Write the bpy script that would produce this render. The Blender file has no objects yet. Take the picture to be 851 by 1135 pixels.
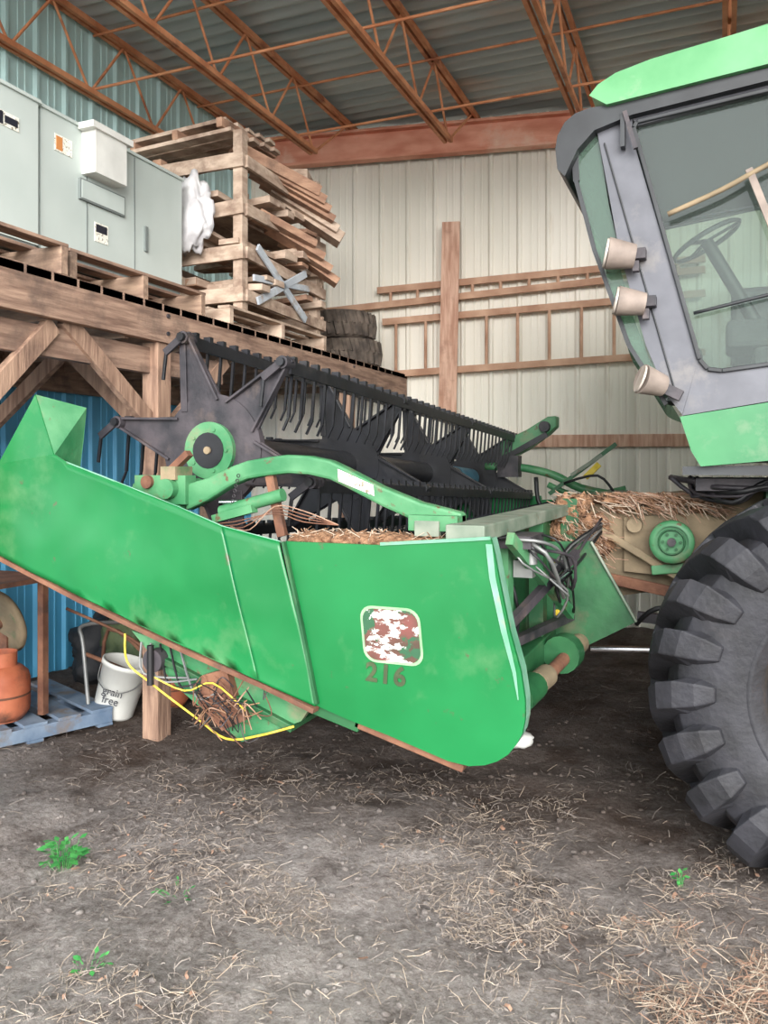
import bpy, bmesh, math, random
from mathutils import Vector, Matrix, noise
random.seed(7)
V=Vector
# ------------------------------------------------------------------ materials
def lin(c):
    o=[]
    for v in c:
        v=v/255.0
        o.append(v/12.92 if v<=.04045 else ((v+.055)/1.055)**2.4)
    return (o[0],o[1],o[2],1)
def mat(name,c1,c2=None,scale=4,rough=.6,metal=0,bump=0,bscale=None,stretch=(1,1,1),c3=None,c3scale=1.5,c3lo=.55,c3hi=.7,spec=.5,detail=6,lo=.35,hi=.65,c3str=(1,1,1),c4=None,c4scale=20,c4lo=.66,c4hi=.7):
    m=bpy.data.materials.new(name); m.use_nodes=True
    nt=m.node_tree; N=nt.nodes; L=nt.links
    bs=N['Principled BSDF']; bs.inputs['Roughness'].default_value=rough; bs.inputs['Metallic'].default_value=metal
    bs.inputs['Specular IOR Level'].default_value=spec
    tc=N.new('ShaderNodeTexCoord')
    mp=N.new('ShaderNodeMapping'); mp.inputs['Scale'].default_value=stretch
    L.new(tc.outputs['Object'],mp.inputs['Vector'])
    nz=N.new('ShaderNodeTexNoise'); nz.inputs['Scale'].default_value=scale; nz.inputs['Detail'].default_value=detail
    L.new(mp.outputs[0],nz.inputs['Vector'])
    if c2 is None: c2=tuple(min(255,v*1.12) for v in c1)
    r=N.new('ShaderNodeValToRGB'); r.color_ramp.elements[0].position=lo; r.color_ramp.elements[1].position=hi
    r.color_ramp.elements[0].color=lin(c1); r.color_ramp.elements[1].color=lin(c2)
    L.new(nz.outputs['Fac'],r.inputs['Fac'])
    out=r.outputs['Color']
    def over(out,c,sc,lo_,hi_,st,loc):
        mp2=N.new('ShaderNodeMapping'); mp2.inputs['Scale'].default_value=st; mp2.inputs['Location'].default_value=loc
        L.new(tc.outputs['Object'],mp2.inputs['Vector'])
        n2=N.new('ShaderNodeTexNoise'); n2.inputs['Scale'].default_value=sc; n2.inputs['Detail'].default_value=8; n2.inputs['Roughness'].default_value=.65
        L.new(mp2.outputs[0],n2.inputs['Vector'])
        r2=N.new('ShaderNodeValToRGB'); r2.color_ramp.elements[0].position=lo_; r2.color_ramp.elements[1].position=hi_
        L.new(n2.outputs['Fac'],r2.inputs['Fac'])
        mx=N.new('ShaderNodeMix'); mx.data_type='RGBA'; L.new(r2.outputs['Color'],mx.inputs[0])
        L.new(out,mx.inputs[6]); mx.inputs[7].default_value=lin(c); return mx.outputs[2]
    if c3: out=over(out,c3,c3scale,c3lo,c3hi,c3str,(3.3,1.7,5.1))
    if c4: out=over(out,c4,c4scale,c4lo,c4hi,(1,1,1),(7.3,2.7,1.1))
    L.new(out,bs.inputs['Base Color'])
    if bump:
        n3=N.new('ShaderNodeTexNoise'); n3.inputs['Scale'].default_value=bscale or scale*3; n3.inputs['Detail'].default_value=8
        L.new(mp.outputs[0],n3.inputs['Vector'])
        b=N.new('ShaderNodeBump'); b.inputs['Strength'].default_value=bump; b.inputs['Distance'].default_value=.02
        L.new(n3.outputs['Fac'],b.inputs['Height']); L.new(b.outputs[0],bs.inputs['Normal'])
    return m
M={}
M['green']=mat('header_green_paint',(10,102,50),(24,120,64),1.6,.33,0,.05,3,c3=(98,134,94),c3scale=2.6,c3lo=.54,c3hi=.9,c4=(76,80,56),c4scale=13,c4lo=.65,c4hi=.72)
M['greenlight']=mat('edge_lit_worn_green_paint',(80,138,108),(124,164,144),6,.45,0,.08,20,c3=(140,126,108),c3scale=7,c3lo=.56,c3hi=.7)  # paler green paints in the lit look of edges; brown scuffs are wear
M['greenfade']=mat('faded_green_paint',(44,110,68),(84,138,96),5,.5,0,.15,20,c3=(124,116,92),c3scale=4,c3lo=.54,c3hi=.72,c4=(92,70,50),c4scale=16,c4lo=.62,c4hi=.68)
M['greendark']=mat('dark_green_paint',(20,72,40),(42,98,58),5,.5,0,.1,20,c3=(92,86,66),c3scale=3,c3lo=.55,c3hi=.75)
M['olive']=mat('dusty_grey_green_paint',(90,106,90),(132,138,124),6,.6,0,.1,30,c4=(110,80,60),c4scale=12,c4lo=.6,c4hi=.68)
M['black']=mat('black_reel_paint',(14,15,18),(28,29,34),5,.4,0,.1,20,c3=(66,62,60),c3scale=3,c3lo=.62,c3hi=.9)
M['spider']=mat('dusty_dark_steel',(36,36,41),(72,66,70),7,.55,.1,.15,30,c3=(104,88,80),c3scale=5,c3lo=.56,c3hi=.85)
M['rubber']=mat('tire_rubber',(24,24,28),(44,44,50),6,.65,0,.25,30,c3=(80,76,78),c3scale=2.5,c3lo=.56,c3hi=.95)
M['oldrubber']=mat('weathered_rubber',(70,62,56),(108,96,86),9,.9,0,.3,30)
M['yellow']=mat('wheel_yellow_paint',(206,156,14),(220,176,34),4,.4)
M['cabgrey']=mat('cab_grey_paint',(80,81,88),(96,97,104),5,.5,0,.05,20,c3=(130,125,120),c3scale=3,c3lo=.56,c3hi=.8)
M['cabdark']=mat('cab_dark_trim',(30,32,35),(46,49,52),5,.5)
M['cabgreen']=mat('cab_roof_green',(64,138,80),(94,158,106),3,.4,0,.03,10,c3=(140,162,134),c3scale=5,c3lo=.6,c3hi=.85)
M['basegreen']=mat('cab_base_green',(36,108,64),(58,128,80),3,.4,0,.03,10,c3=(110,130,102),c3scale=5,c3lo=.56,c3hi=.85)
M['dusty']=mat('dusty_feeder_steel',(106,94,74),(146,128,102),5,.8,0,.3,20,c3=(76,106,70),c3scale=3,c3lo=.55,c3hi=.65)
M['lampbody']=mat('dusty_lamp_housing',(118,106,98),(148,134,124),8,.7,0,.1,30)
M['rust']=mat('rusty_steel',(96,62,48),(132,92,70),9,.8,.1,.3,40,c3=(70,56,50),c3scale=5)
M['rusttruss']=mat('red_oxide_truss_paint',(188,118,78),(220,154,112),5,.75,0,.1,20,c3=(150,90,62),c3scale=3)
M['redbeam']=mat('red_oxide_beam',(210,134,108),(234,168,142),3,.7,0,.1,20,stretch=(1,1,3),c3=(236,200,178),c3scale=1.6,c3lo=.54,c3hi=.7)
M['chrome']=mat('hydraulic_rod_chrome',(170,172,176),(205,206,210),4,.2,1)
M['hose']=mat('black_hose_rubber',(16,16,18),(32,32,34),4,.5)
M['wood']=mat('weathered_wood',(120,94,80),(170,140,120),3,.85,0,.35,9,stretch=(9,1,9),c3=(90,74,66),c3scale=3,c3lo=.5,c3hi=.72)
M['woodx']=mat('weathered_wood_cross',(130,106,90),(176,148,126),3,.85,0,.3,9,stretch=(1.2,9,9),c3=(92,78,70),c3scale=3,c3lo=.52,c3hi=.75)
M['woodz']=mat('weathered_wood_post',(128,100,84),(174,142,120),3,.85,0,.3,9,stretch=(9,9,1),c3=(94,72,62),c3scale=3,c3lo=.55,c3hi=.75)
M['plank']=mat('plank_wood',(176,132,110),(212,174,152),3,.85,0,.3,9,stretch=(9,9,1),c3=(140,102,86),c3scale=3,c3lo=.55,c3hi=.75)
M['woodlight']=mat('stacked_lumber_wood',(164,140,122),(206,184,164),2.5,.85,0,.3,9,stretch=(3,2,7),c3=(122,98,84),c3scale=4,c3lo=.5,c3hi=.7)
M['woodred']=mat('stacked_lumber_reddish',(148,112,92),(186,148,122),2.5,.85,0,.3,9,stretch=(3,2,7),c3=(112,88,74),c3scale=4,c3lo=.5,c3hi=.7)
M['ladder']=mat('old_ladder_wood',(164,124,100),(198,160,134),4,.85,0,.2,12)
M['bluewood']=mat('blue_pallet_wood',(92,112,136),(130,146,164),5,.8,0,.3,12,c3=(122,108,96),c3scale=5,c3lo=.5,c3hi=.66)
M['bluegrey']=mat('pale_painted_wood',(164,172,180),(190,196,202),5,.7,0,.1,12,c3=(150,130,112),c3scale=6)
M['unit']=mat('grey_enclosure_paint',(178,188,183),(192,201,196),1.5,.45,0,.02,10)
M['unitdark']=mat('enclosure_seam',(110,118,116),(124,130,128),2,.6)
M['white']=mat('white_plastic',(206,206,200),(224,224,218),5,.5,0,.05,10)
M['plasticw']=mat('crumpled_plastic_sheet',(186,184,186),(214,212,212),6,.4,0,.5,12)
M['sticker']=mat('label_white',(224,222,208),(236,234,224),30,.5,c3=(120,110,90),c3scale=60,c3lo=.55,c3hi=.6)
M['stickerk']=mat('label_black',(26,28,40),(34,36,48),5,.5)
M['stickero']=mat('label_orange',(190,120,60),(206,140,80),5,.5)
M['straw']=mat('straw',(160,140,122),(204,186,166),30,.9)
M['strawd']=mat('dead_grass',(122,110,102),(176,164,154),30,.9)
M['strawr']=mat('dry_leaf',(140,108,90),(172,138,116),30,.9)
M['chaff']=mat('chaff_debris',(116,82,58),(166,128,98),24,.95,0,1,50,c3=(84,62,48),c3scale=14)
M['leaf']=mat('weed_leaf',(42,120,56),(84,164,84),20,.6)
M['tankorange']=mat('orange_tank_paint',(160,84,56),(190,112,80),6,.6,0,.1,20,c3=(104,70,56),c3scale=5,c3lo=.5,c3hi=.66)
M['strap']=mat('yellow_strap',(200,172,40),(220,194,80),20,.7)
M['steelgrey']=mat('grey_galvanised',(110,112,112),(150,150,148),5,.5,.5)
M['lens']=mat('lamp_lens',(170,160,150),(192,182,172),8,.25)
M['seat']=mat('seat_fabric',(52,50,52),(72,70,72),9,.9)
M['teal']=mat('teal_tube_end',(50,96,120),(70,120,140),6,.5)
M['lettering']=mat('decal_lettering',(48,60,34),(66,80,48),10,.6)
M['decal']=mat('worn_decal',(72,56,44),(112,64,58),9,.5,c3=(204,206,198),c3scale=11,c3lo=.50,c3hi=.53,c3str=(1,1,2.2),c4=(40,84,56),c4scale=14,c4lo=.56,c4hi=.58)
M['decalrim']=mat('decal_border',(120,160,116),(150,176,140),9,.5)
M['dark']=mat('dark_tarp',(30,32,36),(52,52,54),6,.7,0,.3,12)
M['bag']=mat('olive_bag',(62,78,52),(96,108,74),8,.8,0,.3,14)
def glass(name,tint,fac,dif,dc):
    g=bpy.data.materials.new(name); g.use_nodes=True; nt=g.node_tree; nt.nodes.clear()
    o=nt.nodes.new('ShaderNodeOutputMaterial'); t=nt.nodes.new('ShaderNodeBsdfTransparent'); t.inputs[0].default_value=lin(tint)
    gl=nt.nodes.new('ShaderNodeBsdfGlossy'); gl.inputs['Roughness'].default_value=.03
    df=nt.nodes.new('ShaderNodeBsdfDiffuse'); df.inputs[0].default_value=lin(dc)
    mx=nt.nodes.new('ShaderNodeMixShader'); mx.inputs[0].default_value=fac
    m2=nt.nodes.new('ShaderNodeMixShader'); m2.inputs[0].default_value=dif
    nt.links.new(t.outputs[0],m2.inputs[1]); nt.links.new(df.outputs[0],m2.inputs[2])
    nt.links.new(m2.outputs[0],mx.inputs[1]); nt.links.new(gl.outputs[0],mx.inputs[2]); nt.links.new(mx.outputs[0],o.inputs[0])
    return g
M['glass']=glass('cab_window_glass',(208,224,214),.05,.13,(150,166,158))
M['wglass']=glass('windshield_glass',(150,180,162),.05,.28,(122,152,134))
M['roofm']=mat('galvanised_roof',(156,166,166),(194,200,196),1.5,.6,.05,.05,10,stretch=(.25,3,1),c3=(184,156,134),c3scale=1.1,c3lo=.55,c3hi=.75,c3str=(.35,1.2,1))
M['backwall']=mat('cream_wall_sheet',(222,216,202),(238,232,220),1,.6,0,.05,10,stretch=(1,1,.2),c3=(194,180,158),c3scale=2.2,c3lo=.6,c3hi=.85,c3str=(2.5,1,.25))
def leftwall():
    m=bpy.data.materials.new('teal_wall_sheet'); m.use_nodes=True; nt=m.node_tree; N=nt.nodes; L=nt.links
    bs=N['Principled BSDF']; bs.inputs['Roughness'].default_value=.5
    g=N.new('ShaderNodeNewGeometry'); s=N.new('ShaderNodeSeparateXYZ'); L.new(g.outputs['Position'],s.inputs[0])
    mr=N.new('ShaderNodeMapRange'); mr.inputs[1].default_value=2.3; mr.inputs[2].default_value=2.9; L.new(s.outputs['Z'],mr.inputs[0])
    n=N.new('ShaderNodeTexNoise'); n.inputs['Scale'].default_value=1.3; n.inputs['Detail'].default_value=6
    mx0=N.new('ShaderNodeMix'); mx0.data_type='RGBA'; L.new(n.outputs['Fac'],mx0.inputs[0]); mx0.inputs[6].default_value=lin((158,194,194)); mx0.inputs[7].default_value=lin((192,216,212))
    mx=N.new('ShaderNodeMix'); mx.data_type='RGBA'; L.new(mr.outputs[0],mx.inputs[0])
    mx.inputs[6].default_value=lin((84,170,212)); L.new(mx0.outputs[2],mx.inputs[7]); L.new(mx.outputs[2],bs.inputs['Base Color'])
    return m
M['leftwall']=leftwall()
def ground_mat():
    m=bpy.data.materials.new('dirt_ground'); m.use_nodes=True; nt=m.node_tree; N=nt.nodes; L=nt.links
    bs=N['Principled BSDF']; bs.inputs['Roughness'].default_value=.95; bs.inputs['Specular IOR Level'].default_value=.15
    tc=N.new('ShaderNodeTexCoord')
    def nz(sc,d=8,r=.6):
        n=N.new('ShaderNodeTexNoise'); n.inputs['Scale'].default_value=sc; n.inputs['Detail'].default_value=d; n.inputs['Roughness'].default_value=r
        L.new(tc.outputs['Object'],n.inputs['Vector']); return n
    def ramp(src,a,b,ca,cb):
        r=N.new('ShaderNodeValToRGB'); r.color_ramp.elements[0].position=a; r.color_ramp.elements[1].position=b
        r.color_ramp.elements[0].color=ca; r.color_ramp.elements[1].color=cb; L.new(src,r.inputs['Fac']); return r
    def F(n): return n.outputs['Fac']
    a=ramp(F(nz(1.1)),.38,.60,lin((92,78,71)),lin((172,162,156)))
    b=ramp(F(nz(24,10,.8)),.36,.64,lin((66,56,51)),lin((220,212,206)))
    mx=N.new('ShaderNodeMix'); mx.data_type='RGBA'; mx.inputs[0].default_value=.46
    L.new(a.outputs[0],mx.inputs[6]); L.new(b.outputs[0],mx.inputs[7])
    c=ramp(F(nz(1.7)),.54,.64,(0,0,0,1),(.7,.7,.7,1))
    m2=N.new('ShaderNodeMix'); m2.data_type='RGBA'; L.new(c.outputs[0],m2.inputs[0]); L.new(mx.outputs[2],m2.inputs[6]); m2.inputs[7].default_value=lin((76,62,54))
    # soil colour turns darker brown towards the back, along a noisy edge
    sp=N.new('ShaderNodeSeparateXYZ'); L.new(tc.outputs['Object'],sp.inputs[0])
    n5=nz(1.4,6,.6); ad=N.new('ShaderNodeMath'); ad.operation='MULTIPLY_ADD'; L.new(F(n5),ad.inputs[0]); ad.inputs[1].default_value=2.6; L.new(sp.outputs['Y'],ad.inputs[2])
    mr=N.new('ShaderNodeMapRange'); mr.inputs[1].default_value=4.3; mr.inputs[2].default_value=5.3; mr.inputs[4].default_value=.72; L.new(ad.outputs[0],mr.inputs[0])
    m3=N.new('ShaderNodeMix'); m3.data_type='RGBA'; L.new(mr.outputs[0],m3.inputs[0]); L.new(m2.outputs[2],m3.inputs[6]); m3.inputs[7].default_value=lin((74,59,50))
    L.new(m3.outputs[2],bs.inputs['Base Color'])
    bp=N.new('ShaderNodeBump'); bp.inputs['Strength'].default_value=1; bp.inputs['Distance'].default_value=.03
    L.new(F(nz(40,10,.75)),bp.inputs['Height']); L.new(bp.outputs[0],bs.inputs['Normal'])
    return m
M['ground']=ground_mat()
# ------------------------------------------------------------------ builder
COL=bpy.context.scene.collection
def empty(name,loc=(0,0,0)):
    e=bpy.data.objects.new(name,None); e.empty_display_size=.2; e.location=loc; COL.objects.link(e); return e
class B:
    def __init__(s): s.v=[]; s.f=[]; s.mi=[]; s.ms=[]; s.sm=[]
    def m(s,k):
        if k not in s.ms: s.ms.append(k)
        return s.ms.index(k)
    def add(s,vs,fs,k,smooth=False):
        o=len(s.v); s.v+= [tuple(p) for p in vs]; i=s.m(k)
        for f in fs: s.f.append([o+j for j in f]); s.mi.append(i); s.sm.append(smooth)
    def box(s,a,b,k,rot=0,c=None):
        x0,y0,z0=a; x1,y1,z1=b
        vs=[V(p) for p in [(x0,y0,z0),(x1,y0,z0),(x1,y1,z0),(x0,y1,z0),(x0,y0,z1),(x1,y0,z1),(x1,y1,z1),(x0,y1,z1)]]
        if rot:
            c=V(c) if c else V(((x0+x1)/2,(y0+y1)/2,0)); R=Matrix.Rotation(rot,3,'Z')
            vs=[R@(p-c)+c for p in vs]
        s.add(vs,[(3,2,1,0),(4,5,6,7),(0,1,5,4),(1,2,6,5),(2,3,7,6),(3,0,4,7)],k)
    def beam(s,p0,p1,w,h,k,up=(0,0,1)):
        p0=V(p0);p1=V(p1); d=(p1-p0).normalized(); u=V(up)
        if abs(d.dot(u))>.98: u=V((0,1,0)) if abs(d.y)<.9 else V((1,0,0))
        sd=d.cross(u).normalized(); u=sd.cross(d).normalized()
        vs=[]
        for p in (p0,p1):
            for a,b in ((-1,-1),(1,-1),(1,1),(-1,1)): vs.append(p+sd*a*w/2+u*b*h/2)
        s.add(vs,[(0,1,2,3),(7,6,5,4),(0,4,5,1),(1,5,6,2),(2,6,7,3),(3,7,4,0)],k)
    def cyl(s,p0,p1,r,k,r2=None,n=16,cap=True):
        p0=V(p0);p1=V(p1); r2=r if r2 is None else r2
        d=(p1-p0).normalized(); a=V((0,0,1)) if abs(d.z)<.9 else V((1,0,0)); x=d.cross(a).normalized(); y=d.cross(x)
        vs=[]
        for p,rr in ((p0,r),(p1,r2)):
            for i in range(n):
                t=2*math.pi*i/n; vs.append(p+(x*math.cos(t)+y*math.sin(t))*rr)
        s.add(vs,[(i,(i+1)%n,n+(i+1)%n,n+i) for i in range(n)],k,True)
        if cap: s.add(vs[:n],[tuple(range(n))[::-1]],k); s.add(vs[n:],[tuple(range(n))],k)
    def tube(s,pts,r,k,n=8,smooth=True,sub=4):
        pts=[V(p) for p in pts]
        if smooth and len(pts)>2:
            q=[]
            P=[pts[0]]+pts+[pts[-1]]
            for i in range(1,len(P)-2):
                for j in range(sub):
                    t=j/sub; a,b,c,d=P[i-1],P[i],P[i+1],P[i+2]
                    q.append(.5*((2*b)+(-a+c)*t+(2*a-5*b+4*c-d)*t*t+(-a+3*b-3*c+d)*t**3))
            q.append(pts[-1]); pts=q
        vs=[]; x=None
        for i,p in enumerate(pts):
            d=(pts[min(i+1,len(pts)-1)]-pts[max(i-1,0)]).normalized()
            if x is None:
                a=V((0,0,1)) if abs(d.z)<.9 else V((1,0,0)); x=d.cross(a).normalized()
            x=(x-d*x.dot(d)).normalized(); y=d.cross(x)
            for j in range(n):
                t=2*math.pi*j/n+math.pi/n; vs.append(p+(x*math.cos(t)+y*math.sin(t))*r)
        fs=[]
        for i in range(len(pts)-1):
            for j in range(n): fs.append((i*n+j,i*n+(j+1)%n,(i+1)*n+(j+1)%n,(i+1)*n+j))
        fs.append(tuple(range(n))[::-1]); fs.append(tuple((len(pts)-1)*n+j for j in range(n)))
        s.add(vs,fs,k,n>5)
    def prism(s,poly,y0,y1,k,kside=None):
        n=len(poly); vs=[(x,y0,z) for x,z in poly]+[(x,y1,z) for x,z in poly]
        s.add(vs,[tuple(range(n)),tuple(range(2*n-1,n-1,-1))],k)
        s.add(vs,[(i,i+n,(i+1)%n+n,(i+1)%n) for i in range(n)],kside or k)
    def lathe(s,prof,c,k,n=48,axis='y'):
        vs=[]
        for r,a in prof:
            r=max(r,.0005)
            for i in range(n):
                t=2*math.pi*i/n
                if axis=='y': vs.append((c[0]+r*math.cos(t),c[1]+a,c[2]+r*math.sin(t)))
                else: vs.append((c[0]+r*math.cos(t),c[1]+r*math.sin(t),c[2]+a))
        s.add(vs,[(i*n+j,i*n+(j+1)%n,(i+1)*n+(j+1)%n,(i+1)*n+j) for i in range(len(prof)-1) for j in range(n)],k,True)
    def lump(s,c,r,k,seed=0,sub=3,amp=.25,fr=2):
        bm=bmesh.new(); bmesh.ops.create_icosphere(bm,subdivisions=sub,radius=1)
        vs=[]
        for q in bm.verts:
            d=q.co.normalized(); a=1+amp*noise.noise(d*fr+V((seed,seed*1.7,0)))+amp*.5*noise.noise(d*fr*3+V((seed,0,3)))
            vs.append((c[0]+d.x*r[0]*a,c[1]+d.y*r[1]*a,c[2]+d.z*r[2]*a))
        s.add(vs,[[w.index for w in f.verts] for f in bm.faces],k,True); bm.free()
    def done(s,name,parent=None,bevel=0,solid=0,fixn=True,M4=None,shear=None):
        me=bpy.data.meshes.new(name); me.from_pydata(s.v,[],s.f)
        for k in s.ms: me.materials.append(M[k])
        for p,i,sm in zip(me.polygons,s.mi,s.sm): p.material_index=i; p.use_smooth=sm
        if fixn:
            bm=bmesh.new(); bm.from_mesh(me); bmesh.ops.recalc_face_normals(bm,faces=bm.faces); bm.to_mesh(me); bm.free()
        if M4 is not None: me.transform(M4)
        if shear:
            for v in me.vertices: v.co.z-=shear*(v.co.y-3.25)
        ob=bpy.data.objects.new(name,me); COL.objects.link(ob)
        if parent: ob.parent=parent
        if solid:
            md=ob.modifiers.new('s','SOLIDIFY'); md.thickness=solid; md.offset=0
        if bevel:
            md=ob.modifiers.new('b','BEVEL'); md.width=bevel; md.segments=2; md.limit_method='ANGLE'; md.angle_limit=math.radians(40)
        return ob
# ------------------------------------------------------------------ room shell
def ribbed(name,p0,d,nrm,length,z0,z1,k):
    b=B(); us=[];u=0
    while u<length:
        for q,h in ((0,0),(.02,.026),(.045,.026),(.065,0),(.15,0),(.155,.006),(.17,.006),(.175,0),(.22,0),(.225,.006),(.24,.006),(.245,0)): us.append((u+q,h))
        u+=.305
    vs=[];d=V(d);nrm=V(nrm)
    for u,h in us:
        p=V(p0)+d*u+nrm*h
        vs+=[(p.x,p.y,z0),(p.x,p.y,z1)]
    b.add(vs,[(2*i,2*i+2,2*i+3,2*i+1) for i in range(len(us)-1)],k)
    return b.done(name,fixn=False)
cs,sn=math.cos(math.radians(10.3)),math.sin(math.radians(10.3))
ribbed('wall_left',(-5.03,1.2,0),(0,1,0),(1,0,0),7.0,0,5.5,'leftwall')
ribbed('wall_back',(-5.05,8.1,0),(cs,sn,0),(sn,-cs,0),15,0,5.5,'backwall')
def W(u,off=0,z=0): return (-5+cs*u+sn*off, 8.1+sn*u-cs*off, z)
b=B(); vs=[]; n=0
y=.6
while y<10.9:
    vs+=[(-5.05,y,5.53+.022*math.sin(y/.16*2*math.pi)),(9.5,y,5.53+.022*math.sin(y/.16*2*math.pi))]; y+=.02; n+=1
b.add(vs,[(2*i,2*i+1,2*i+3,2*i+2) for i in range(n-1)],'roofm',True); b.done('ceiling',fixn=False)
b=B(); b.beam(W(0,.1,5.24),W(14,.1,5.24),.02,.30,'redbeam'); b.beam(W(0,.13,5.40),W(14,.13,5.40),.12,.03,'redbeam'); b.beam(W(0,.13,5.09),W(14,.13,5.09),.12,.03,'redbeam')
b.done('trim_1',bevel=.004)
b=B(); b.beam(W(2.9,.06,1.97),W(9,.06,1.97),.05,.13,'plank'); b.done('trim_2',bevel=.004)
for i,x in enumerate((-4.93,-3.79,-2.45,-1.2,.05,1.3,2.55,3.8,5.05)):
    b=B(); yb=8.1+(x+5)*.1817; zt=5.44; zb=4.86; ye=yb-1.05
    for s in (-.03,.03):
        b.beam((x+s,.7,zt),(x+s,yb-.05,zt),.035,.05,'rusttruss'); b.beam((x+s,.9,zb),(x+s,ye,zb),.032,.045,'rusttruss')
    y=ye; up=False; st=.42
    b.cyl((x,ye,zb),(x,yb-.25,zt),.013,'rusttruss',n=6)
    while y>1.2:
        b.cyl((x,y,zb if not up else zt),(x,y-st,zt if not up else zb),.012,'rusttruss',n=6); y-=st; up=not up
    b.done('roof_truss' if i==0 else 'roof_truss.%03d'%i)
b=B()
for y in (3.6,5.4,6.9):
    b.cyl((-5,y,zb+.03),(9,y,zb+.03),.012,'rusttruss',n=6); b.cyl((-5,y+.1,zt-.03),(9,y+.1,zt-.03),.012,'rusttruss',n=6)
b.done('roof_bridging_rods')
# ------------------------------------------------------------------ ground
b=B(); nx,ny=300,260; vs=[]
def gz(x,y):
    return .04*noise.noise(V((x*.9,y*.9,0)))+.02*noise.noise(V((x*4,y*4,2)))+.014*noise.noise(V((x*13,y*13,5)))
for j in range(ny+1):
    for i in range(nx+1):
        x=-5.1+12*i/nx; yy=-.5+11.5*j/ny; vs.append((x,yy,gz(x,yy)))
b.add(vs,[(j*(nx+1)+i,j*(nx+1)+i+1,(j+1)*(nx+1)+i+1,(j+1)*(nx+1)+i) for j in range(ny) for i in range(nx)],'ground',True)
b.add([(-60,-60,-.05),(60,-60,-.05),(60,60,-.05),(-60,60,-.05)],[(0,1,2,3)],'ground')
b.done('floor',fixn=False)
def litter(name,specs):
    b=B()
    for n,k,xr,yr,l,w,lift,gauss in specs:
      for _ in range(n):
        if gauss: x=random.gauss(gauss[0],gauss[2]); y=random.gauss(gauss[1],gauss[3])
        else: x=random.uniform(*xr); y=random.uniform(*yr)
        x=max(-4.7,x); y=max(1.3,y)
        if noise.noise(V((x*1.5,y*1.5,7)))+.5*noise.noise(V((x*5,y*5,1)))<-.02 and random.random()<.88: continue
        if y>4.2 and random.random()<.5: continue
        a=random.uniform(0,math.pi); L=random.uniform(*l)/2; ww=random.uniform(*w)/2
        dz=random.uniform(-.3,.3)*L; z=gz(x,y)+random.uniform(.002,lift)+abs(dz)
        c,s=math.cos(a),math.sin(a); bend=random.uniform(-.35,.35)*L
        p=[V((x-c*L,y-s*L,z-dz)),V((x-s*bend,y+c*bend,z+random.uniform(0,.006))),V((x+c*L,y+s*L,z+dz))]
        nrm=V((-s,c,random.uniform(-.6,.6)))*ww
        vs=[]
        for q in p: vs+=[q-nrm,q+nrm]
        b.add(vs,[(0,1,3,2),(2,3,5,4)],k)
    for i in range(1200):
        x=random.uniform(-3.8,1.8); y=random.uniform(1.8,5.5); r=random.uniform(.004,.018)
        b.lump((x,y,gz(x,y)+r*.3),(r,r*random.uniform(.6,1),r*.6),'ground',i,1,.5)
    return b.done(name,fixn=False)
litter('straw_litter',[
 (12000,'straw',0,0,(.015,.10),(.0008,.0022),.015,(-.7,2.8,1.1,.8)),
 (15000,'strawd',(-4.6,2.5),(1.6,7.0),(.015,.12),(.0008,.0026),.012,None),
 (15000,'strawd',0,0,(.01,.06),(.0008,.003),.015,(-.9,2.7,1.0,.6)),
 (420,'strawr',(-2.8,1.5),(1.9,4.0),(.012,.035),(.006,.016),.012,None),
 (1500,'strawr',0,0,(.03,.12),(.001,.003),.05,(.2,2.8,.28,.25)),(1600,'straw',0,0,(.03,.12),(.001,.003),.05,(.1,2.75,.35,.3))])
def weed(name,x,y,n,r,h,ls=(.008,.018)):
    b=B()
    for i in range(n):
        a=random.uniform(0,6.28); rr=random.uniform(.2,1)*r; zz=random.uniform(.3,1)*h
        p=V((x+math.cos(a)*rr,y+math.sin(a)*rr,gz(x,y)+zz)); b.cyl((x+math.cos(a)*rr*.5,y+math.sin(a)*rr*.5,gz(x,y)-.01),p,.0012,'leaf',n=4)
        l=random.uniform(*ls); d=V((math.cos(a),math.sin(a),random.uniform(-.3,.5))).normalized(); s=V((-math.sin(a),math.cos(a),random.uniform(-.4,.4)))*l*.6
        b.add([p,p+d*l+s,p+d*l*2,p+d*l-s],[(0,1,2,3)],'leaf')
    b.done(name,fixn=False)
weed('weed_plant',-2.61,2.69,60,.08,.11,(.015,.03)); weed('weed_plant.001',-1.99,2.67,14,.10,.02); weed('weed_plant.002',-1.97,2.15,14,.07,.02); weed('weed_plant.003',-.155,3.5,10,.02,.07); weed('weed_plant.004',.2,2.5,9,.04,.03)
b=B(); b.lump((-1.13,4.84,.05),(.09,.06,.05),'white',3,3,.3); b.done('crumpled_plastic_cup')
# ------------------------------------------------------------------ loft
b=B()
b.box((-3.25,1.25,2.47),(-3.2,8.35,2.71),'wood')
b.box((-3.34,1.25,2.28),(-3.28,4.9,2.44),'wood')
b.box((-4.96,1.25,2.3),(-4.9,8.0,2.6),'wood')
y=1.25
while y<7.85:
    b.box((-4.96,y,2.66),(-3.2,y+.17,2.71),'woodx'); y+=.18
b.add([(-4.96,y,2.71),(-3.2,y,2.71),(-3.2,8.36,2.71),(-4.96,8.05,2.71),(-4.96,y,2.66),(-3.2,y,2.66),(-3.2,8.36,2.66),(-4.96,8.05,2.66)],[(0,1,2,3),(4,5,6,7),(1,2,6,5),(0,1,5,4)],'woodx')
y=1.4
while y<8.0:
    b.box((-4.95,y,2.46),(-3.26,y+.04,2.66),'woodx'); y+=.61
for y in (1.4,2.65,4.1,6.9): b.box((-3.34,y,-.03),(-3.22,y+.13,2.47),'woodz')
for y in (4.1,6.9): b.box((-4.9,y,-.03),(-4.78,y+.12,2.46),'woodz')
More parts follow.
